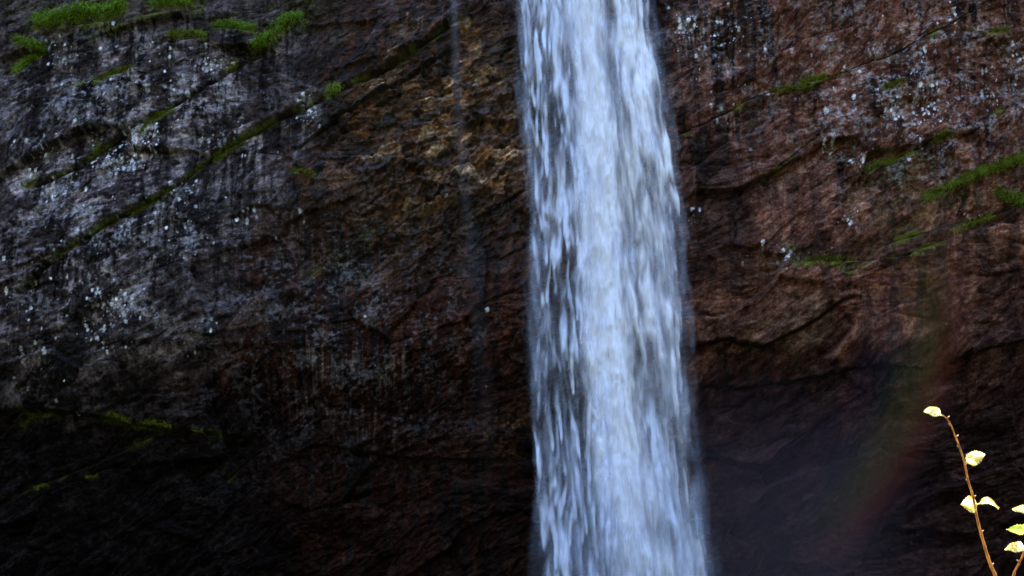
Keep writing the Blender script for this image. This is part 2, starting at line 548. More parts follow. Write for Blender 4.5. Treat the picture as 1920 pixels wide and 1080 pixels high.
iz0 = int(np.searchsorted(zs, ZF[0]))
ix0 = int(np.searchsorted(xs, XF[0]))
dks = streaks([(60, 530, 300, 368, 15, .03, .12, .8, 2.6), (240, 395, 520, 240, 20, .03, .15, .9, 3.4), (150, 310, 300, 212, 9, .03, .10, .5, 1.6), (300, 210, 440, 122, 10, .03, .13, .5, 1.7),
               (440, 130, 560, 90, 10, .03, .13, .8, 2.4), (0, 200, 330, 120, 14, .03, .18, .6, 2.4), (560, 590, 780, 640, 16, .04, .20, 1.2, 4.0), (560, 420, 760, 400, 16, .05, .2, .8, 2.4),
               (1270, 20, 1470, 0, 26, .05, .22, 1.2, 4.5), (1280, 250, 1540, 150, 16, .04, .18, .5, 2.0), (1480, 0, 1900, 0, 14, .05, .22, .8, 3.0), (1600, 150, 1900, 120, 12, .04, .14, .5, 1.8),
               (1560, 300, 1900, 220, 12, .04, .14, .5, 1.8), (280, 800, 420, 815, 7, .05, .2, .8, 2.2), (700, 20, 880, 10, 10, .05, .2, .8, 2.2), (0, 420, 90, 500, 10, .05, .2, .8, 2.6)], 61)
pls = streaks([(250, 400, 480, 280, 26, .02, .06, .5, 1.8), (1270, 40, 1400, 30, 30, .02, .07, .6, 2.2), (560, 640, 760, 660, 34, .02, .08, .5, 1.9), (600, 450, 720, 440, 16, .02, .06, .5, 1.6),
               (690, 30, 840, 20, 14, .02, .06, .4, 1.2), (100, 60, 420, 90, 16, .02, .06, .4, 1.2), (1600, 170, 1780, 150, 18, .02, .06, .4, 1.4)], 62)
col = over(col, C(0.20, 0.155, 0.135), pls * 0.36)
col = over(col, C(0.0085, 0.006, 0.006), dks * 0.93)
# pale mineral streaks
pale_st = sst(0.28, 0.55, strk2 + 0.3 * n_hi) * np.clip(
    blob(UW, VW, 380, 420, 150, 110) + blob(UW, VW, 1320, 90, 70, 110) + 0.5 * blob(UW, VW, 660, 720, 110, 150) + 0.3 * blob(UW, VW, 620, 480, 90, 90), 0, 1)
col = over(col, C(0.22, 0.19, 0.17), pale_st * 0.35)
# iron-stained broken rock beside the fall
rust = np.clip(blob(UW, VW, 800, 170, 110, 80, 30) + blob(UW, VW, 930, 260, 70, 110, 30) + 0.75 * blob(UW, VW, 860, 330, 100, 90, 20) + 0.35 * blob(UW, VW, 720, 320, 120, 90, 20) * 0.6, 0, 1)
col = over(col, C(0.27, 0.122, 0.046), rust * np.clip(0.15 + 0.85 * sst(0.35, 0.8, 0.6 * r_c1 + 0.4 * r_c2 + 0.15 * n_mid), 0, 1) * 0.92)
pal = rust * sst(0.72, 0.85, r_c1) * sst(0.3, 0.6, r_c2)
col = over(col, C(0.42, 0.30, 0.20), pal * 0.85)
col = over(col, C(0.090, 0.042, 0.012), blob(UW, VW, 955, 815, 45, 40) * 0.8 * sst(-0.3, 0.3, n_hi))
col = over(col, C(0.15, 0.085, 0.05), blob(UW, VW, 960, 200, 30, 130) * 0.5)
# warm stain on the right slabs
col = over(col, C(0.17, 0.105, 0.07), np.clip(blob(UW, VW, 1450, 610, 80, 40, 25) + 0.5 * blob(UW, VW, 1680, 650, 40, 30), 0, 1) * 0.7)
col = over(col, C(0.021, 0.0105, 0.0110), right * sst(560, 840, VW + 0.12 * (U - 1500)) * 0.92)  # lower right darkened in the colour for the overhang's shade
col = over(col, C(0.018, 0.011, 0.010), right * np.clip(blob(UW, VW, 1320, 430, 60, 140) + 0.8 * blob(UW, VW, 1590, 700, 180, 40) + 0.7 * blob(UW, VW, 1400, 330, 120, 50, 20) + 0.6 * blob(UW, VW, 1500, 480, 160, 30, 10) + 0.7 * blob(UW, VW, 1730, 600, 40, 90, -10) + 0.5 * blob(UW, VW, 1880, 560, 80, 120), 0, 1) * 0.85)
# block to block differences
col = col * (0.55 + 0.9 * r_md[..., None]) * (0.72 + 0.56 * r_sm[..., None]) * (0.85 + 0.3 * r_ti[..., None])
# mottling: small crusts and stains, finer than the blocks
mott = 0.6 * fbm(GX * 7, GZ * 5.5, 211, 4, 0.65) + 0.6 * fbm(GX * 2.2, GZ * 2.0, 213, 4, 0.6)
col = col * np.clip(0.85 + (0.75 - 0.42 * right) * mott + 0.5 * n_mid, 0.25, 2.2)[..., None]
# black wet panels
blk = np.clip(blob(UW, VW, 345, 255, 26, 40) + blob(UW, VW, 130, 690, 60, 60) + 0.8 * blob(UW, VW, 350, 310, 60, 18, 20) + blob(UW, VW, 120, 230, 22, 60) + 0.8 * blob(UW, VW, 20, 290, 12, 50)
              + blob(UW, VW, 540, 600, 120, 60, 20) * 0.6 + blob(UW, VW, 395, 430, 14, 80), 0, 1)
col = over(col, C(0.009, 0.0075, 0.008), sst(0.3, 0.6, blk + 0.2 * n_hi) * 0.9)
# darker colour along the joints
jd = np.zeros(GX.shape, F32)
for (d, fade), L in zip(LD, LW):
    jd = np.maximum(jd, np.clip(fade * 1.5, 0, 1) * np.exp(-(d / (0.075 + 0.06 * (L[2] > 0.4))) ** 2))
col = over(col, C(0.012, 0.010, 0.008), jd * 0.85)

# lichen: many small pale rosettes, thick where the photograph shows them
rng = np.random.default_rng(5)
LCL = [(90, 95, 40, 25, 12), (120, 110, 20, 30, 10), (290, 85, 10, 8, 4), (265, 85, 60, 40, 10), (405, 118, 22, 18, 28),
       (355, 150, 20, 20, 10), (265, 255, 26, 26, 60), (215, 295, 40, 22, 70), (395, 270, 22, 22, 18), (455, 260, 18, 26, 14),
       (580, 205, 14, 20, 30), (120, 275, 60, 18, 28), (70, 330, 50, 30, 24), (110, 350, 40, 30, 20), (230, 390, 60, 25, 20),
       (340, 350, 24, 12, 14), (350, 430, 40, 40, 26), (215, 570, 40, 30, 60), (200, 652, 14, 8, 10), (160, 620, 30, 20, 14),
       (40, 560, 50, 40, 20), (260, 600, 60, 50, 20), (180, 500, 90, 50, 30), (60, 680, 50, 50, 14), (370, 630, 30, 30, 8),
       (300, 170, 120, 60, 40), (200, 180, 140, 60, 30), (150, 420, 130, 60, 30), (480, 410, 60, 40, 10),
       (1290, 50, 20, 22, 26), (1360, 60, 30, 30, 20), (1320, 90, 40, 60, 26), (1780, 30, 8, 34, 14), (1560, 265, 14, 12, 14),
       (1615, 302, 22, 6, 16), (1670, 205, 14, 30, 20), (1722, 190, 24, 40, 44), (1750, 215, 12, 30, 26), (1860, 160, 16, 40, 22),
       (1855, 183, 10, 6, 8), (1912, 100, 14, 60, 24), (1580, 150, 30, 20, 12), (1500, 60, 200, 60, 26), (1730, 100, 3, 3, 2),
       (1343, 224, 2, 2, 1), (1590, 415, 20, 10, 10), (1810, 395, 30, 10, 8), (1480, 480, 60, 20, 18), (1700, 150, 160, 110, 60),
       (620, 560, 200, 160, 16), (1370, 160, 50, 80, 20), (1300, 400, 12, 20, 8)]
lich = np.zeros(GX.shape, F32)
pert = 0.5 * n_hi + 0.35 * fbm(GX * 13, GZ * 13, 131, 3)
for cx, cy, sx, sy, n in LCL:
    nn_ = int(n * (1.6 if sx * sy < 2600 else 0.8))
    nn_ = max(1, int(nn_ * 0.95))
    for p in at_many(cx + rng.normal(size=nn_) * sx * 0.7, cy + rng.normal(size=nn_) * sy * 0.7):
        r = 0.017 + 0.060 * rng.random() ** 4 + (0.04 if rng.random() < 0.06 else 0)
        st = 1.0 + 0.9 * rng.random()
        i, j = iz0 + int((p[2] - ZF[0]) / H), ix0 + int((p[0] - XF[0]) / H)
        w = int(r * 2.4 / H) + 2
        sl = (slice(max(i - w, 0), i + w), slice(max(j - w, 0), j + w))
        if lich[sl].size == 0:
            continue
        d = np.hypot((GX[sl] - p[0]), (GZ[sl] - p[2]) / st) / r + 0.7 * pert[sl]
        lich[sl] = np.maximum(lich[sl], sst(1.15, 0.7, d) * (0.15 + 0.85 * rng.random() ** 1.5))
# thin pale crust round the clusters
crust = np.zeros(GX.shape, F32)
for cx, cy, sx, sy, n in LCL:
    if n >= 10:
        crust = np.maximum(crust, min(n / 60, 1) * blob(U, V, cx, cy, sx * 1.5, sy * 1.5))
col = over(col, C(0.36, 0.35, 0.39), (1 - 0.2 * right) * np.clip(crust * 1.2, 0, 1) * sst(0.1, 0.75, 0.7 * n_hi + 0.6 * n_lo + 0.2 * n_mid) * 0.8)
col = over(col, C(0.80, 0.82, 0.88), lich)
# thin moss film along damp joints
moss = np.zeros(GX.shape, F32)
for k, (d, fade) in enumerate(LD):
    if LEDGES[k][3] == 0:
        moss = np.maximum(moss, fade * np.exp(-((d + 0.03) / 0.12) ** 2))
moss *= sst(-0.05, 0.5, fbm(GX * 0.9, GZ * 0.9, 141, 3) + 0.2 * n_hi)
mo2 = np.clip(blob(UW, VW, 1560, 487, 90, 14) + blob(UW, VW, 1700, 330, 90, 30, 20) * 0.5 + blob(UW, VW, 570, 25, 60, 30) * 0.5 + blob(UW, VW, 170, 50, 120, 30) * 0.7 + blob(UW, VW, 1770, 400, 120, 30, 20) * 0.4, 0, 1) * sst(-0.2, 0.4, n_hi)
for g_ in G:
    gp = np.array(g_[0], float)
    x0, x1, y0, y1 = gp[:, 0].min() - 30, gp[:, 0].max() + 30, gp[:, 1].min() - 30, gp[:, 1].max() + 30
    ii = np.where((U > x0) & (U < x1) & (V > y0) & (V < y1))
    dm = np.full(ii[0].shape, 999.0)
    for (ax_, ay_), (bx_, by_) in zip(gp[:-1], gp[1:]):
        t_ = np.clip(((U[ii] - ax_) * (bx_ - ax_) + (V[ii] - ay_) * (by_ - ay_)) / ((bx_ - ax_) ** 2 + (by_ - ay_) ** 2), 0, 1)
        dm = np.minimum(dm, np.hypot(U[ii] - ax_ - t_ * (bx_ - ax_), V[ii] - ay_ - t_ * (by_ - ay_)))
    mo2[ii] = np.maximum(mo2[ii], np.exp(-(dm / (g_[1] * 1.1 + 2)) ** 2) * sst(-0.5, 0.3, n_hi[ii]))
col = over(col, C(0.100, 0.115, 0.014), np.clip(moss * 1.2 + mo2, 0, 1) * (0.88 - 0.45 * sst(650, 750, V)))
wet = np.clip(0.25 + 0.65 * wet_shade + 0.5 * dark_st * seep + 0.4 * crumple + 0.35 * right * sst(500, 800, VW) - lich, 0, 1)

nE = len(ey)
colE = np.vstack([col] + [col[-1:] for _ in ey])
gloss = 0.03 + 0.40 * np.clip(crumple, 0, 1) + 0.30 * (r_md > 0.88) * (r_sm > 0.45) * wet_shade * sst(760, 640, V)
glossE = np.vstack([gloss] + [gloss[-1:] for _ in ey])
wetE = np.vstack([wet] + [wet[-1:] for _ in ey])
ROCK = rock_material()
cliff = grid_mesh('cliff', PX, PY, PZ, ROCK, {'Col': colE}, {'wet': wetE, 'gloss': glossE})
cliff['kind'] = 'structure'


def surf(X, Z):
    """height of the finished rock face at (x, z)"""
    i = np.clip(np.searchsorted(zs, Z), 0, len(zs) - 1)
    j = np.clip(np.searchsorted(xs, X), 0, len(xs) - 1)
    return PY[i, j]


def tag(o, label, cat, group=None):
    o['label'] = label
    o['category'] = cat
    if group:
        o['group'] = group


def empty(name, loc):
    o = bpy.data.objects.new(name, None)
    o.location = loc
    o.empty_display_size = 0.3
    COL.objects.link(o)
    return o


# ------------------------------------------------------------------ waterfall
YW = -1.7


def curve(tab):
    """(py, px) table -> x as a function of z on the fall's plane"""
    w = [on_plane(px, py, YW) for py, px in tab]
    zz = np.array([p[2] for p in w])[::-1]
    xx = np.array([p[0] for p in w])[::-1]
    return lambda z: np.interp(z, zz, xx)


EL = curve([(-120, 962), (0, 972), (100, 976), (200, 979), (300, 985), (420, 999), (540, 996), (700, 999), (860, 1004), (960, 1010), (1080, 1020), (1250, 1010)])
ER = curve([(-120, 1200), (0, 1212), (60, 1221), (150, 1240), (300, 1258), (400, 1272), (540, 1277), (700, 1285), (850, 1296), (950, 1306), (1080, 1320), (1250, 1350)])
EB = curve([(-120, 1030), (0, 1035), (100, 1062), (200, 1078), (300, 1088), (400, 1098), (500, 1104), (600, 1106), (700, 1112), (800, 1124), (900, 1138), (1000, 1150), (1080, 1158), (1250, 1170)])
EC = curve([(-120, 1085), (0, 1095), (100, 1106), (200, 1118), (300, 1124), (400, 1128), (500, 1131), (600, 1133), (700, 1138), (800, 1150), (900, 1168), (1080, 1185), (1250, 1200)])

WH = 0.04
wz = np.arange(-0.3, 31.5, WH)


def stamp(F, X, Z, x0, z0, w, L, amp, slant):
    """one falling tongue of water: rounded pointed tip below, long tail fading upwards"""
    h = X[0, 1] - X[0, 0] if X.shape[1] > 1 else WH
    i0 = max(int((z0 - 0.9 - wz[0]) / WH) - 3, 0)
    i1 = min(int((z0 + 0.9 + 3.2 * L - wz[0]) / WH), F.shape[0])
    if i1 <= i0:
        return
    xx, zz = X[i0:i1], Z[i0:i1]
    dz = zz - z0
    ww = w * (0.25 + 0.75 * np.sqrt(np.clip(dz / (4.5 * w), 0, 1))) * (1 - 0.35 * np.clip(dz / (3 * L), 0, 1))
    dx = xx - (x0 + slant * dz + 0.35 * w ** 0.5 * 0.35 * np.sin(dz * 1.7 / (0.4 + L) + x0 * 40))
    prof = np.clip((dz + 0.06) / (0.16 + 0.5 * w), 0, 1) * np.exp(-np.maximum(dz, 0) / L)
    F[i0:i1] += (amp * prof * np.exp(-(dx / ww) ** 2)).astype(F32)


def tongues(X, Z, r, n, x_lo, x_hi, w, L, slant):
    """a field of n falling tongues, brought to zero mean and unit spread"""
    F = np.zeros(X.shape, F32)
    for k in range(n):
        z0 = r.uniform(-1.0, 31.0)
        lo, hi = x_lo(z0), x_hi(z0)
        x0 = r.uniform(lo, hi)
        q = (x0 - EL(z0)) / (ER(z0) - EL(z0))
        stamp(F, X, Z, x0, z0, r.uniform(*w), r.uniform(*L), r.uniform(0.4, 1.0), -(0.03 + 0.09 * q) + r.normal() * slant)
    return (F - F.mean()) / (F.std() + 1e-6)


def fall_sheet(name, seed, depth, kind, mat, parent):
    r = np.random.default_rng(seed)
    ext = 0.7 if kind == 'veil' else 0.2
    s = np.linspace(0, 1, 200)
    S, Z = np.meshgrid(s, wz)
    ext = ext + 0.25
    L_, R_ = EL(Z) - ext, ER(Z) + ext
    X = L_ + (R_ - L_) * S
    X = X + 0.06 * perlin(X * 0.0 + (S > 0.5) * 9, Z * 0.9, seed) * np.abs(2 * S - 1) ** 3
    xe, xb, xr, xc = EL(Z), EB(Z), ER(Z), EC(Z)
    bw = 0.25 + 0.12 * fbm(X * 0 + 3.3, Z * 0.5, seed + 2, 3)
    dense = sst(-0.5, 0.45, X - xb + 0.5 * fbm(X * 1.1, Z * 0.35, seed + 4, 3))
    core = np.exp(-((X - xc) / (0.42 + 0.012 * (26 - Z))) ** 2)
    low = sst(9, 2.5, Z)
    full = lambda z: EL(z) - 0.1
    ws = 0.62 if kind == 'left' else 1.0
    XT = X + 0.10 * fbm(X * 1.5 + 0.1 * Z, Z * 0.5, seed + 20, 2, 0.5)
    ZT = Z + 0.50 * fbm(X * 2.6, Z * 0.35, seed + 21, 3, 0.5)
    N = (0.75 * tongues(XT, ZT, r, 230, full, lambda z: ER(z) + 0.1, (0.20 * ws, 0.45 * ws), (1.4, 3.8), 0.04)
         + 0.62 * tongues(XT, ZT, r, 800, full, lambda z: ER(z) + 0.1, (0.07 * ws, 0.17 * ws), (0.7, 2.8), 0.06)
         + 0.30 * tongues(XT, ZT, r, 2200, full, lambda z: ER(z) + 0.1, (0.035 * ws, 0.085 * ws), (0.25, 1.4), 0.07))
    fine = fbm((XT + 0.07 * Z) * 4.5, ZT * 0.6, seed + 9, 5, 0.65)
    N = (1 - 0.28 * dense) * N + 0.75 * fine
    pulse = np.exp(0.55 * fbm((X + 0.08 * Z) * 0.55, Z * 0.22, seed + 31, 3))
    if kind == 'main':
        T = ((0.44 * dense + 0.5 * core) * np.exp(N * (1.35 - 0.45 * low)) * pulse + 2.0 * core * np.exp(0.55 * N) * (1 - 0.35 * low))  # core thins low down, standing in for shade at the foot
    elif kind == 'inner':
        T = (0.24 * dense + 0.9 * core) * np.exp(0.7 * N) * (1 - 0.3 * low) + 0.01
    elif kind == 'left':
        rope = np.exp(-((X - xe - 0.16 - 0.08 * fbm(X * 0, Z * 0.6, seed + 8, 3)) / 0.13) ** 2)
        gap = blob_xz(X, Z, 1082, 740, 34, 130) + 0.7 * blob_xz(X, Z, 1035, 740, 12, 120) + 0.6 * blob_xz(X, Z, 1050, 260, 22, 90) + 0.5 * blob_xz(X, Z, 1075, 500, 25, 90)
        T = (0.13 * (1 - dense * 0.8) + 0.22 * rope) * np.exp(1.25 * N) * (1 - 0.85 * np.clip(gap, 0, 1)) + 0.09 * low
        T = T + 0.075 * np.exp(0.9 * tongues(XT, ZT, r, 260, lambda z: EL(z), lambda z: EB(z) + 0.4, (0.022, 0.06), (0.5, 3.0), 0.10)) * (1 - dense)
        T = T * (1 + 0.7 * sst(20, 25, Z))
    else:
        e = np.minimum(X - L_, R_ - X)
        wob = 0.25 * fbm(X * 0.9, Z * 0.25, seed, 3)
        T = (0.012 + 0.095 * np.exp(-((e - 0.9) / 0.5) ** 2) + 0.14 * low) * sst(0.0, 1.0, e + wob) * np.exp(0.5 * N) * (0.7 + 0.6 * fbm(X * 2.5, Z * 0.4, seed + 1, 3))
        T = np.maximum(T, 0)
        for lo_, hi_, n_ in ((lambda z: EL(z) - 0.15, lambda z: EL(z) + 0.25, 60), (lambda z: ER(z) - 0.25, lambda z: ER(z) + 0.30, 110)):
            T = T + 0.022 * np.clip(tongues(XT, ZT, r, n_, lo_, hi_, (0.03, 0.10), (0.3, 1.6), 0.08), 0, 4) * sst(0, 0.4, e)
    if kind != 'veil':
        fr = 0.26 * fbm((XT + 0.06 * Z) * 1.8, ZT * 0.5, seed + 3, 5, 0.6) + 0.10 * np.clip(N, -1.5, 2)
        e = np.minimum(X - xe, xr - X) + fr
        T = T * sst(-0.28, 0.62, e)
    T = vblur(np.maximum(T - 0.02, 0), 8)
    T = 0.5 * T + 0.25 * (np.roll(T, 1, 1) + np.roll(T, -1, 1))
    foam = 1 - np.exp(-np.maximum(T, 0))
    foam = foam * sst(0, 0.03, np.minimum(S, 1 - S))
    c = (2 * S - 1)
    Y = YW - depth - 0.75 * (1 - c * c) + 0.30 * fbm(X * 0.9, Z * 0.16, seed + 5, 3) + 0.08 * fbm(X * 3, Z * 0.9, seed + 6, 3)
    Y = Y - 0.07 * np.clip(vblur(N, 6), -1.5, 2.0)
    Y = Y + 0.017 * np.maximum(Z - 14, 0) ** 1.2
    return grid_mesh(name, X, Y, Z, mat, None, {'foam': foam}, parent)


def blob_xz(X, Z, px, py, rx, ry):
    p = on_plane(px, py, YW)
    k = np.linalg.norm(p - CAM) * KS / 1920
    return np.exp(-((X - p[0]) / (rx * k)) ** 2 - ((Z - p[2]) / (ry * k)) ** 2)


WATER = water_material('white_water')
THIN = water_material('thin_water', (0.74, 0.80, 1.0))
SPRAY = water_material('spray_water', (0.66, 0.76, 1.0))
wf = empty('waterfall', tuple(on_plane(1165, 1130, YW)))
bpy.context.view_layer.update()
tag(wf, 'tall white waterfall plunging in one broad column down the dark cliff', 'waterfall')
parts = [('main_stream', 201, 0.1, 'main', WATER), ('thin_curtain', 203, 0.35, 'left', THIN),
         ('spray_veil', 204, 0.65, 'veil', SPRAY), ('inner_stream', 207, -0.45, 'inner', THIN)]
for nm, sd, dp, kd, mt in parts:
    o = fall_sheet(nm, sd, dp, kd, mt, None)
    o.parent = wf
    o.matrix_parent_inverse = wf.matrix_world.inverted()

# thin trickle left of the fall
tz = np.arange(2.0, 30, 0.06)
tp = [at(845, -60, 0.6), at(851, 0, 0.6), at(856, 120, .6), at(866, 300, .6), at(885, 480, .6), at(908, 700, .6), at(920, 900, .6), at(925, 1040, .6)]
tzz = np.array([p[2] for p in tp])[::-1]
S, Z = np.meshgrid(np.linspace(-1, 1, 26), tz)
wd = 0.22 + 0.02 * (28 - Z)
Xc = np.interp(Z, tzz, np.array([p[0] for p in tp])[::-1])
Yc = np.interp(Z, tzz, np.array([p[1] for p in tp])[::-1])
X = Xc + S * wd + 0.05 * perlin(Z * 0.7, Z * 0 + 3, 4)
Y = Yc - 0.35 - 0.25 * (1 - S * S)
den = np.exp(-(S / 0.5) ** 2) * (0.06 + 0.035 * np.clip(fbm(X * 3, Z * 0.3, 301, 3), -1, 1) + 0.05 * sst(20, 27, Z)) * (0.26 * sst(3, 12, Z) + 0.45 * sst(16, 25, Z)) * sst(1.0, 0.75, np.abs(S))
trickle = grid_mesh('trickle', X, Y, Z, SPRAY, None, {'foam': np.maximum(den, 0)})
tag(trickle, 'thin faint trickle of falling water well to the left of the main waterfall', 'trickle')

# ------------------------------------------------------------------ spray hanging round the foot of the fall
MM, mt_, mn, ml = new_mat('spray_cloud')
mo = node(mn, 'ShaderNodeOutputMaterial')
pv = node(mn, 'ShaderNodeVolumeScatter')
pv.inputs['Color'].default_value = (1.0, 0.72, 0.80, 1)
mtc = node(mn, 'ShaderNodeTexCoord')
ln_ = node(mn, 'ShaderNodeVectorMath', operation='LENGTH')
ml.new(mtc.outputs['Object'], ln_.inputs[0])
mr = node(mn, 'ShaderNodeMapRange', interpolation_type='SMOOTHSTEP')
mr.inputs[1].default_value = 1.0
mr.inputs[2].default_value = 0.15
mr.inputs[3].default_value = 0.0
mr.inputs[4].default_value = 0.014
ml.new(ln_.outputs['Value'], mr.inputs[0])
ml.new(mr.outputs[0], pv.inputs['Density'])
ml.new(pv.outputs[0], mo.inputs['Volume'])
import bmesh
bm = bmesh.new()
bmesh.ops.create_icosphere(bm, subdivisions=4, radius=1.0)
me = bpy.data.meshes.new('mist')
bm.to_mesh(me)
bm.free()
me.materials.append(MM)
mist = bpy.data.objects.new('mist', me)
COL.objects.link(mist)
mp_ = on_plane(1430, 1040, -2.6)
mist.location = (mp_[0], mp_[1], mp_[2])
mist.scale = (8.5, 3.4, 8.5)
mist['kind'] = 'stuff'
mist['label'] = 'faint spray hanging in the dark around the foot of the waterfall'
mist['category'] = 'mist'

# faint coloured arc: added scatter band, its light painted in across the width
RB, rt, rn, rl = new_mat('tinted_arc_spray')
ro = node(rn, 'ShaderNodeOutputMaterial')
rv = node(rn, 'ShaderNodeVolumeScatter')
rtc = node(rn, 'ShaderNodeTexCoord')
rsep = node(rn, 'ShaderNodeSeparateXYZ')
rl.new(rtc.outputs['Object'], rsep.inputs[0])
rcm = node(rn, 'ShaderNodeCombineXYZ')
rl.new(rsep.outputs['X'], rcm.inputs['X'])
rl.new(rsep.outputs['Z'], rcm.inputs['Z'])
rlen = node(rn, 'ShaderNodeVectorMath', operation='LENGTH')
rl.new(rcm.outputs[0], rlen.inputs[0])
BR0, BR1 = 10.9, 15.2
rmr = node(rn, 'ShaderNodeMapRange')
rmr.inputs[1].default_value = BR0
rmr.inputs[2].default_value = BR1
rl.new(rlen.outputs['Value'], rmr.inputs[0])
rcr = node(rn, 'ShaderNodeValToRGB')
els = rcr.color_ramp.elements
els[0].position, els[0].color = 0.0, (0.40, 0.25, 0.45, 1)
els[1].position, els[1].color = 1.0, (0.85, 0.15, 0.12, 1)
for p_, c_ in ((0.22, (0.42, 0.22, 0.50, 1)), (0.42, (0.25, 0.38, 0.32, 1)), (0.58, (0.60, 0.52, 0.14, 1)), (0.74, (1.0, 0.45, 0.12, 1)), (0.86, (1.0, 0.16, 0.08, 1))):
    e_ = els.new(p_)
    e_.color = c_
rl.new(rmr.outputs[0], rcr.inputs[0])
rl.new(rcr.outputs[0], rv.inputs['Color'])
rfl = node(rn, 'ShaderNodeValToRGB')
fe = rfl.color_ramp.elements
fe[0].position, fe[0].color = 0.0, (0, 0, 0, 1)
fe[1].position, fe[1].color = 1.0, (0, 0, 0, 1)
for p_, v_ in ((0.35, 0.35), (0.82, 1.0), (0.92, 0.6)):
    e_ = fe.new(p_)
    e_.color = (v_, v_, v_, 1)
rl.new(rmr.outputs[0], rfl.inputs[0])
ratn = node(rn, 'ShaderNodeMath', operation='ARCTAN2')
rl.new(rsep.outputs['Z'], ratn.inputs[0])
rl.new(rsep.outputs['X'], ratn.inputs[1])
rfa = node(rn, 'ShaderNodeMapRange', interpolation_type='SMOOTHSTEP')
rfa.inputs[1].default_value = math.radians(16)
rfa.inputs[2].default_value = math.radians(-14)
rl.new(ratn.outputs[0], rfa.inputs[0])
rfb = node(rn, 'ShaderNodeMapRange', interpolation_type='SMOOTHSTEP')
rfb.inputs[1].default_value = math.radians(-56)
rfb.inputs[2].default_value = math.radians(-38)
rl.new(ratn.outputs[0], rfb.inputs[0])
rm1 = node(rn, 'ShaderNodeMath', operation='MULTIPLY')
rl.new(rfa.outputs[0], rm1.inputs[0])
rl.new(rfb.outputs[0], rm1.inputs[1])
rm2 = node(rn, 'ShaderNodeMath', operation='MULTIPLY')
rl.new(rm1.outputs[0], rm2.inputs[0])
rl.new(rfl.outputs[0], rm2.inputs[1])
rm3 = node(rn, 'ShaderNodeMath', operation='MULTIPLY')
rm3.inputs[1].default_value = 0.052
rl.new(rm2.outputs[0], rm3.inputs[0])
rl.new(rm3.outputs[0], rv.inputs['Density'])
rl.new(rv.outputs[0], ro.inputs['Volume'])
vs_, fs_ = [], []
NA = 40
for i in range(NA + 1):
    a_ = math.radians(18 - 76 * i / NA)
    for rr_ in (BR0, BR1):
        for yy_ in (-0.9, 0.9):
            vs_.append((math.cos(a_) * rr_, yy_, math.sin(a_) * rr_))
    if i:
        p_, q_ = (i - 1) * 4, i * 4
        fs_ += [(p_, p_ + 1, q_ + 1, q_), (p_ + 1, p_ + 3, q_ + 3, q_ + 1), (p_ + 3, p_ + 2, q_ + 2, q_ + 3), (p_ + 2, p_, q_, q_ + 2)]
fs_ += [(0, 2, 3, 1), (NA * 4, NA * 4 + 1, NA * 4 + 3, NA * 4 + 2)]
me = bpy.data.meshes.new('painted_arc')
me.from_pydata(vs_, [], fs_)
me.materials.append(RB)
arc_band = bpy.data.objects.new('painted_arc', me)
arc_band.location = tuple(on_plane(1075, 480, -2.6))
COL.objects.link(arc_band)
tag(arc_band, 'faint coloured arc painted into the spray to the right of the waterfall', 'painted_arc')

# ------------------------------------------------------------------ grass on the ledges
GR = {
    'bright': leafy_material('fresh_grass', (0.110, 0.200, 0.012), (0.230, 0.370, 0.020), 0.3, 2.5),
    'mid': leafy_material('mid_grass', (0.110, 0.150, 0.012), (0.230, 0.300, 0.020), 0.3, 2.5),
    'moss': leafy_material('moss', (0.090, 0.105, 0.010), (0.180, 0.200, 0.014), 0.2, 3.0),
    'lime': leafy_material('lime_moss', (0.150, 0.180, 0.012), (0.270, 0.300, 0.020), 0.25, 3.0),
}


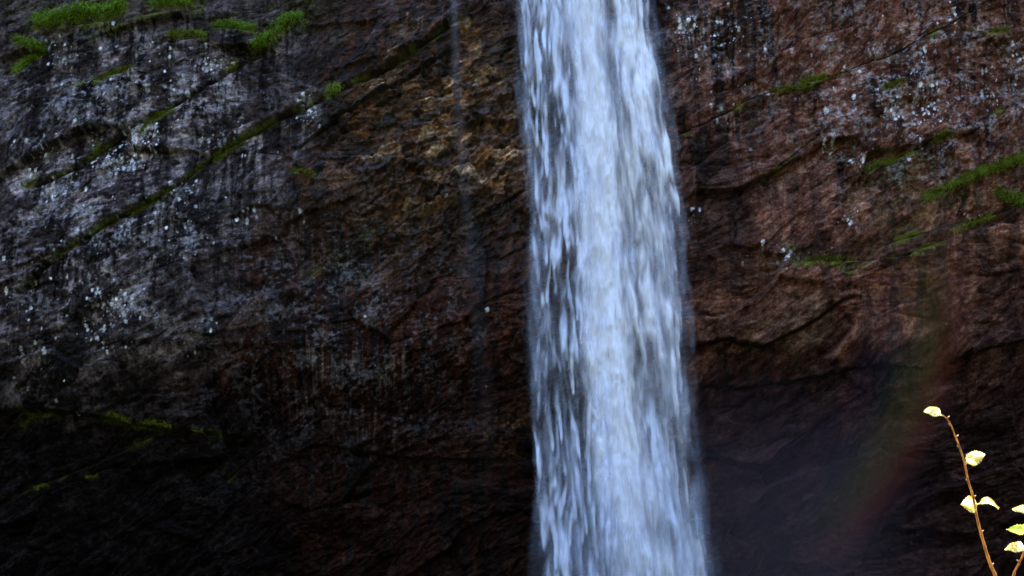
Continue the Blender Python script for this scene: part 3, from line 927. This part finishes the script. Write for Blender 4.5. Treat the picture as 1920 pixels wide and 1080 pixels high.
def grass(pts, width, n, length, tone, label, droop=0.7, seed=0, name='grass_patch', cat='grass patch'):
    """blades rooted along a line of ledge, drooping over its lip"""
    r = np.random.default_rng(seed + 1000)
    pts = np.array(pts, float)
    seg = np.hypot(*np.diff(pts, axis=0).T)
    cum = np.concatenate([[0], np.cumsum(seg)])
    clump = [(r.uniform(0, cum[-1]), r.normal() * width * 0.5) for _ in range(max(3, int(cum[-1] / 7)))]
    vs, fs = [], []
    c0 = at(pts[:, 0].mean(), pts[:, 1].mean())
    n = int(n * 2.2)
    width = width * 1.25
    length = length * 1.15
    cl = np.array(clump)[r.integers(len(clump), size=n)]
    tt = np.where(r.random(n) < 0.55, r.random(n) * cum[-1], np.clip(cl[:, 0] + r.normal(size=n) * 5.5, 0, cum[-1]))
    cl[:, 1] *= 0.6
    roots = at_many(np.interp(tt, cum, pts[:, 0]) + r.normal(size=n) * 1.5,
                    np.interp(tt, cum, pts[:, 1]) + cl[:, 1] + r.normal(size=n) * width * 0.35)
    sy = np.array([surf(p[0], p[2]) for p in roots])
    roots = roots[np.abs(sy - np.median(sy)) < max(0.28, 0.35 * (cum[-1] / 100))]
    for p in roots:
        p[1] = surf(p[0], p[2]) + 0.02
        L = length * r.uniform(0.5, 1.3)
        w = r.uniform(0.016, 0.030) + 0.012 * length
        az = r.normal() * 0.7
        up = r.uniform(0.3, 1.0)
        d = np.array([math.sin(az) * 0.7, -math.cos(az) * 0.8, up])
        d /= np.linalg.norm(d)
        q = p.copy()
        side = np.cross(d, [0, 0, 1])
        side = side / (np.linalg.norm(side) + 1e-6)
        side = side * 0.75 + np.array([0.5, 0, 0.1]) * r.choice([-1, 1])
        side /= np.linalg.norm(side)
        b = len(vs)
        NS = 4
        for i in range(NS + 1):
            f = i / NS
            ww = w * (1 - f ** 1.5) * 0.5 + 0.001
            vs.append(q - side * ww)
            vs.append(q + side * ww)
            q = q + d * (L / NS)
            d = d + np.array([0, 0.04, -droop * 0.75])
            d /= np.linalg.norm(d)
        for i in range(NS):
            fs.append((b + 2 * i, b + 2 * i + 1, b + 2 * i + 3, b + 2 * i + 2))
    me = bpy.data.meshes.new(name)
    me.from_pydata([tuple(v - c0) for v in vs], [], fs)
    me.materials.append(GR[tone])
    o = bpy.data.objects.new(name, me)
    o.location = c0
    COL.objects.link(o)
    tag(o, label, cat, 'grass and moss on the cliff ledges')
    return o


for k, g in enumerate(G):
    grass(*g[:6], *(g[6:] or ()), seed=k)

# ------------------------------------------------------------------ saplings in front
DS = 3.1


def near(px, py, d=DS):
    r_ = ray(px, py)
    return CAM + r_ * d


STEM = leafy_material('red_brown_bark', (0.34, 0.125, 0.016), (0.66, 0.33, 0.06), 0.3, 60, 0.45)
LEAF = leafy_material('pale_leaf', (0.62, 0.46, 0.05), (0.95, 0.86, 0.42), 0.62, 75, 0.5)
LEAFG = leafy_material('green_leaf', (0.09, 0.15, 0.02), (0.50, 0.42, 0.08), 0.45, 70, 0.5)


def tube(path, radii, sides=8):
    path = np.array(path, float)
    vs, fs = [], []
    n = len(path)
    for i in range(n):
        t = path[min(i + 1, n - 1)] - path[max(i - 1, 0)]
        t /= np.linalg.norm(t)
        a = np.cross(t, [0.2, 1, 0.1])
        a /= np.linalg.norm(a)
        b = np.cross(t, a)
        for k in range(sides):
            an = 2 * math.pi * k / sides
            vs.append(path[i] + radii[i] * (math.cos(an) * a + math.sin(an) * b))
        if i:
            for k in range(sides):
                p, q = (i - 1) * sides, i * sides
                fs.append((p + k, p + (k + 1) % sides, q + (k + 1) % sides, q + k))
    fs.append(tuple(range(sides))[::-1])
    fs.append(tuple((n - 1) * sides + k for k in range(sides)))
    return vs, fs


def link_mesh(name, vs, fs, mat, parent, org, smooth=True):
    me = bpy.data.meshes.new(name)
    me.from_pydata([tuple(np.array(v) - org) for v in vs], [], fs)
    for p in me.polygons:
        p.use_smooth = smooth
    me.materials.append(mat)
    o = bpy.data.objects.new(name, me)
    COL.objects.link(o)
    o.parent = parent
    return o


def smooth_path(pts, n=8):
    pts = np.array(pts, float)
    t = np.arange(len(pts))
    tt = np.linspace(0, len(pts) - 1, (len(pts) - 1) * n + 1)
    res = []
    for x in tt:
        i = min(int(x), len(pts) - 2)
        f = x - i
        p0, p1, p2, p3 = pts[max(i - 1, 0)], pts[i], pts[i + 1], pts[min(i + 2, len(pts) - 1)]
        res.append(0.5 * ((2 * p1) + (p2 - p0) * f + (2 * p0 - 5 * p1 + 4 * p2 - p3) * f * f + (3 * p1 - p0 - 3 * p2 + p3) * f ** 3))
    return np.array(res)


def leaf(base, tip, halfw, face, curl, mat, parent, org, stalk_from=None, seed=0, fold=0.35, label=None):
    halfw = halfw * 1.15
    """toothed oval blade with folded midrib, curled tip and side veins pressed in, on a short stalk"""
    r = np.random.default_rng(seed)
    base, tip = np.array(base, float), np.array(tip, float)
    ax = tip - base
    L = np.linalg.norm(ax)
    ax /= L
    nrm = np.array(face, float)
    nrm -= ax * nrm.dot(ax)
    nrm /= np.linalg.norm(nrm)
    sd = np.cross(nrm, ax)
    NU, NV = 26, 6
    vs, fs = [], []
    for i in range(NU + 1):
        f = i / NU
        w = halfw * (math.sin(math.pi * min(f ** 0.75, 1)) ** 0.6 if 0 < f < 1 else 0)
        tooth = 1 + 0.16 * ((i % 3) / 2 - 0.4) + r.normal() * 0.05 - (0.25 if r.random() < 0.06 else 0)
        for j in range(-NV, NV + 1):
            g = j / NV
            x = g * w * (tooth if abs(j) == NV else 1)
            z = abs(g) * w * fold + 0.05 * halfw * math.cos(f * 40 - abs(g) * 6) * abs(g)
            z += -curl * L * (f - 0.3) ** 2 + 0.16 * halfw * math.sin(6 * f + 3 * g + seed) + 0.05 * halfw * math.sin(11 * f - 4 * g + 2 * seed)
            vs.append(base + ax * (L * f * (1 - 0.06 * abs(g))) + sd * x + nrm * z)
    W = 2 * NV + 1
    for i in range(NU):
        for j in range(W - 1):
            fs.append((i * W + j, i * W + j + 1, (i + 1) * W + j + 1, (i + 1) * W + j))
    if stalk_from is not None:
        s0 = np.array(stalk_from, float)
        mid = (s0 + base) / 2 + np.array([0, 0, -0.001])
        pv, pf = tube(smooth_path([s0, mid, base + ax * L * 0.1], 4), [0.0011] * 9, 6)
        b = len(vs)
        vs += pv
        fs += [tuple(b + q for q in f) for f in pf]
    o = link_mesh('leaf', vs, fs, mat, parent, org)
    if label:
        o['label'] = label
    return o


GROUND_Z = 0.35


def sapling(path_px, foot, leaves, label, r0, seed, d=DS):
    r = np.random.default_rng(seed)
    vis = [near(x, y, d) for x, y in path_px]
    last = vis[-1]
    foot = np.array(foot, float)
    low = [last * (1 - f) + foot * f + np.array([0.03 * math.sin(f * 3), 0, 0]) for f in (0.25, 0.55, 0.8, 1.0)]
    low[-1] = foot
    pts = smooth_path(vis + low, 8)
    n = len(pts)
    rad = np.array([r0 * (0.55 + 1.9 * (i / n) ** 1.1) for i in range(n)])
    for k in range(4, n - 4, 5):                      # nodes on the twig
        rad[k] *= 1.22
    root = empty('sapling', tuple(foot))
    tag(root, label, 'sapling', 'leafy saplings in the foreground')
    vs, fs = tube(pts, rad, 8)
    link_mesh('stem', vs, fs, STEM, root, foot)
    for k in range(9, n - 30, 8):                     # buds sitting on the nodes
        p = pts[k]
        sgn = 1 if (k // 8) % 2 else -1
        tip = p + np.array([sgn * 0.006, -0.001, 0.006])
        bv, bf = tube([p, p * 0.5 + tip * 0.5, tip], [0.0016, 0.0019, 0.0003], 6)
        link_mesh('bud', bv, bf, STEM, root, foot)
    for k, (b, t, hw, face, curl, mt, st, fold) in enumerate(leaves):
        leaf(near(*b, d), near(*t, d), hw, face, curl, mt, root, foot, near(*st, d), seed * 10 + k, fold)
    return root


# pixel size at the saplings' distance
PXM = DS * KS / 1920
s1 = sapling([(1765, 777), (1774, 784), (1783, 797), (1791, 818), (1799, 838), (1808, 866), (1815, 900), (1824, 930), (1830, 962), (1838, 995), (1848, 1030), (1857, 1058), (1868, 1084), (1880, 1125), (1892, 1180)],
             (1.02, -56.8, GROUND_Z),
             [((1763, 777), (1733, 768), 11 * PXM, (0.1, -0.8, 0.6), 0.3, LEAF, (1767, 779), 0.35),
              ((1812, 866), (1847, 854), 13 * PXM, (-0.2, -0.8, 0.5), -0.2, LEAF, (1809, 874), 0.3),
              ((1832, 948), (1802, 945), 14 * PXM, (0.1, -0.9, 0.3), 0.2, LEAF, (1828, 946), 0.25),
              ((1838, 942), (1876, 944), 10 * PXM, (0.0, -0.6, 0.8), 0.6, LEAF, (1829, 946), 0.4)],
             'tall reddish sapling with four pale leaves standing before the dark rock', 0.0019, 3)
s2 = sapling([(1932, 940), (1930, 965), (1927, 1000), (1921, 1030), (1913, 1052), (1900, 1078), (1893, 1110), (1890, 1160), (1892, 1220)],
             (1.13, -56.8, GROUND_Z),
             [((1930, 962), (1900, 951), 9 * PXM, (0.1, -0.8, 0.6), 0.3, LEAF, (1932, 966), 0.3),
              ((1926, 985), (1891, 998), 10 * PXM, (0.1, -0.7, -0.5), 0.5, LEAFG, (1930, 982), 0.4),
              ((1920, 1029), (1886, 1025), 11 * PXM, (0.0, -0.7, 0.6), 0.4, LEAF, (1922, 1036), 0.35),
              ((1922, 1022), (1936, 1040), 9 * PXM, (0.0, -0.7, 0.6), 0.4, LEAFG, (1921, 1034), 0.3)],
             'sapling cut by the right edge with curled yellow and green leaves', 0.0017, 4)

# ------------------------------------------------------------------ ground (below the frame and behind the camera)
gy = np.concatenate([np.linspace(-400, -90, 40), np.linspace(-88, 6, 70)])
gx = np.linspace(-300, 300, 120)
X, Y = np.meshgrid(gx, gy)
Zg = np.where(Y < -20, 0.35, -0.6) * 1.0
Zg = 0.35 - 1.2 * sst(-34, -20, Y) + 0.25 * fbm(X * 0.15, Y * 0.15, 401, 3) * sst(4, 10, np.hypot(X, Y + 58))
Zg = Zg + 130 * sst(-66, -230, Y) + 60 * sst(60, 220, np.abs(X)) * sst(-10, -60, Y)  # unseen hill behind the camera, raised to block low sky
GM, nt, nsn, lnk = new_mat('valley_turf')
o_ = node(nsn, 'ShaderNodeOutputMaterial')
b_ = node(nsn, 'ShaderNodeBsdfPrincipled')
b_.inputs['Roughness'].default_value = 0.9
nn = node(nsn, 'ShaderNodeTexNoise')
nn.inputs['Scale'].default_value = 0.6
nn.inputs['Detail'].default_value = 6
cr = node(nsn, 'ShaderNodeValToRGB')
cr.color_ramp.elements[0].color = (0.014, 0.017, 0.007, 1)
cr.color_ramp.elements[1].color = (0.032, 0.036, 0.014, 1)
tcg = node(nsn, 'ShaderNodeTexCoord')
lnk.new(tcg.outputs['Object'], nn.inputs['Vector'])
lnk.new(nn.outputs[0], cr.inputs[0])
lnk.new(cr.outputs[0], b_.inputs['Base Color'])
lnk.new(b_.outputs[0], o_.inputs[0])
g = grid_mesh('ground', X, Y, Zg, GM)
g['kind'] = 'structure'

# ------------------------------------------------------------------ light
SUN_EL, SUN_AZ = 50.0, 12.0          # sun stands behind the cliff, a little to the right
world = bpy.data.worlds.new('World')
SC.world = world
world.use_nodes = True
wn = world.node_tree.nodes
wl = world.node_tree.links
bg = wn.get('Background')
sky = wn.new('ShaderNodeTexSky')
sky.sky_type = 'NISHITA'
sky.sun_disc = False
sky.sun_elevation = math.radians(SUN_EL)
sky.sun_rotation = math.radians(SUN_AZ)
wl.new(sky.outputs[0], bg.inputs[0])
bg.inputs[1].default_value = 0.15
sl = bpy.data.lights.new('sun', 'SUN')
sl.energy = 5.0
sl.angle = math.radians(0.5)
sl.color = (1.0, 0.93, 0.80)
so = bpy.data.objects.new('sun', sl)
COL.objects.link(so)
so.rotation_euler = (math.radians(90 - SUN_EL), 0, math.radians(180 - SUN_AZ))
# direction check: light must travel towards -y

cam = bpy.data.cameras.new('camera')
cam.lens = LENS
cam.sensor_width = SENSOR
cam.clip_start = 0.05
cam.clip_end = 2000
co = bpy.data.objects.new('camera', cam)
co.location = tuple(CAM)
co.rotation_euler = (math.radians(90) + PITCH, 0, 0)
COL.objects.link(co)
SC.camera = co

SC.render.engine = 'CYCLES'
SC.cycles.transparent_max_bounces = 24
SC.cycles.volume_step_rate = 2.0
SC.cycles.volume_max_steps = 64
SC.cycles.max_bounces = 6
SC.cycles.use_denoising = True
SC.view_settings.view_transform = 'Standard'
SC.view_settings.look = 'None'
SC.view_settings.exposure = 2.95
SC.view_settings.gamma = 1.0
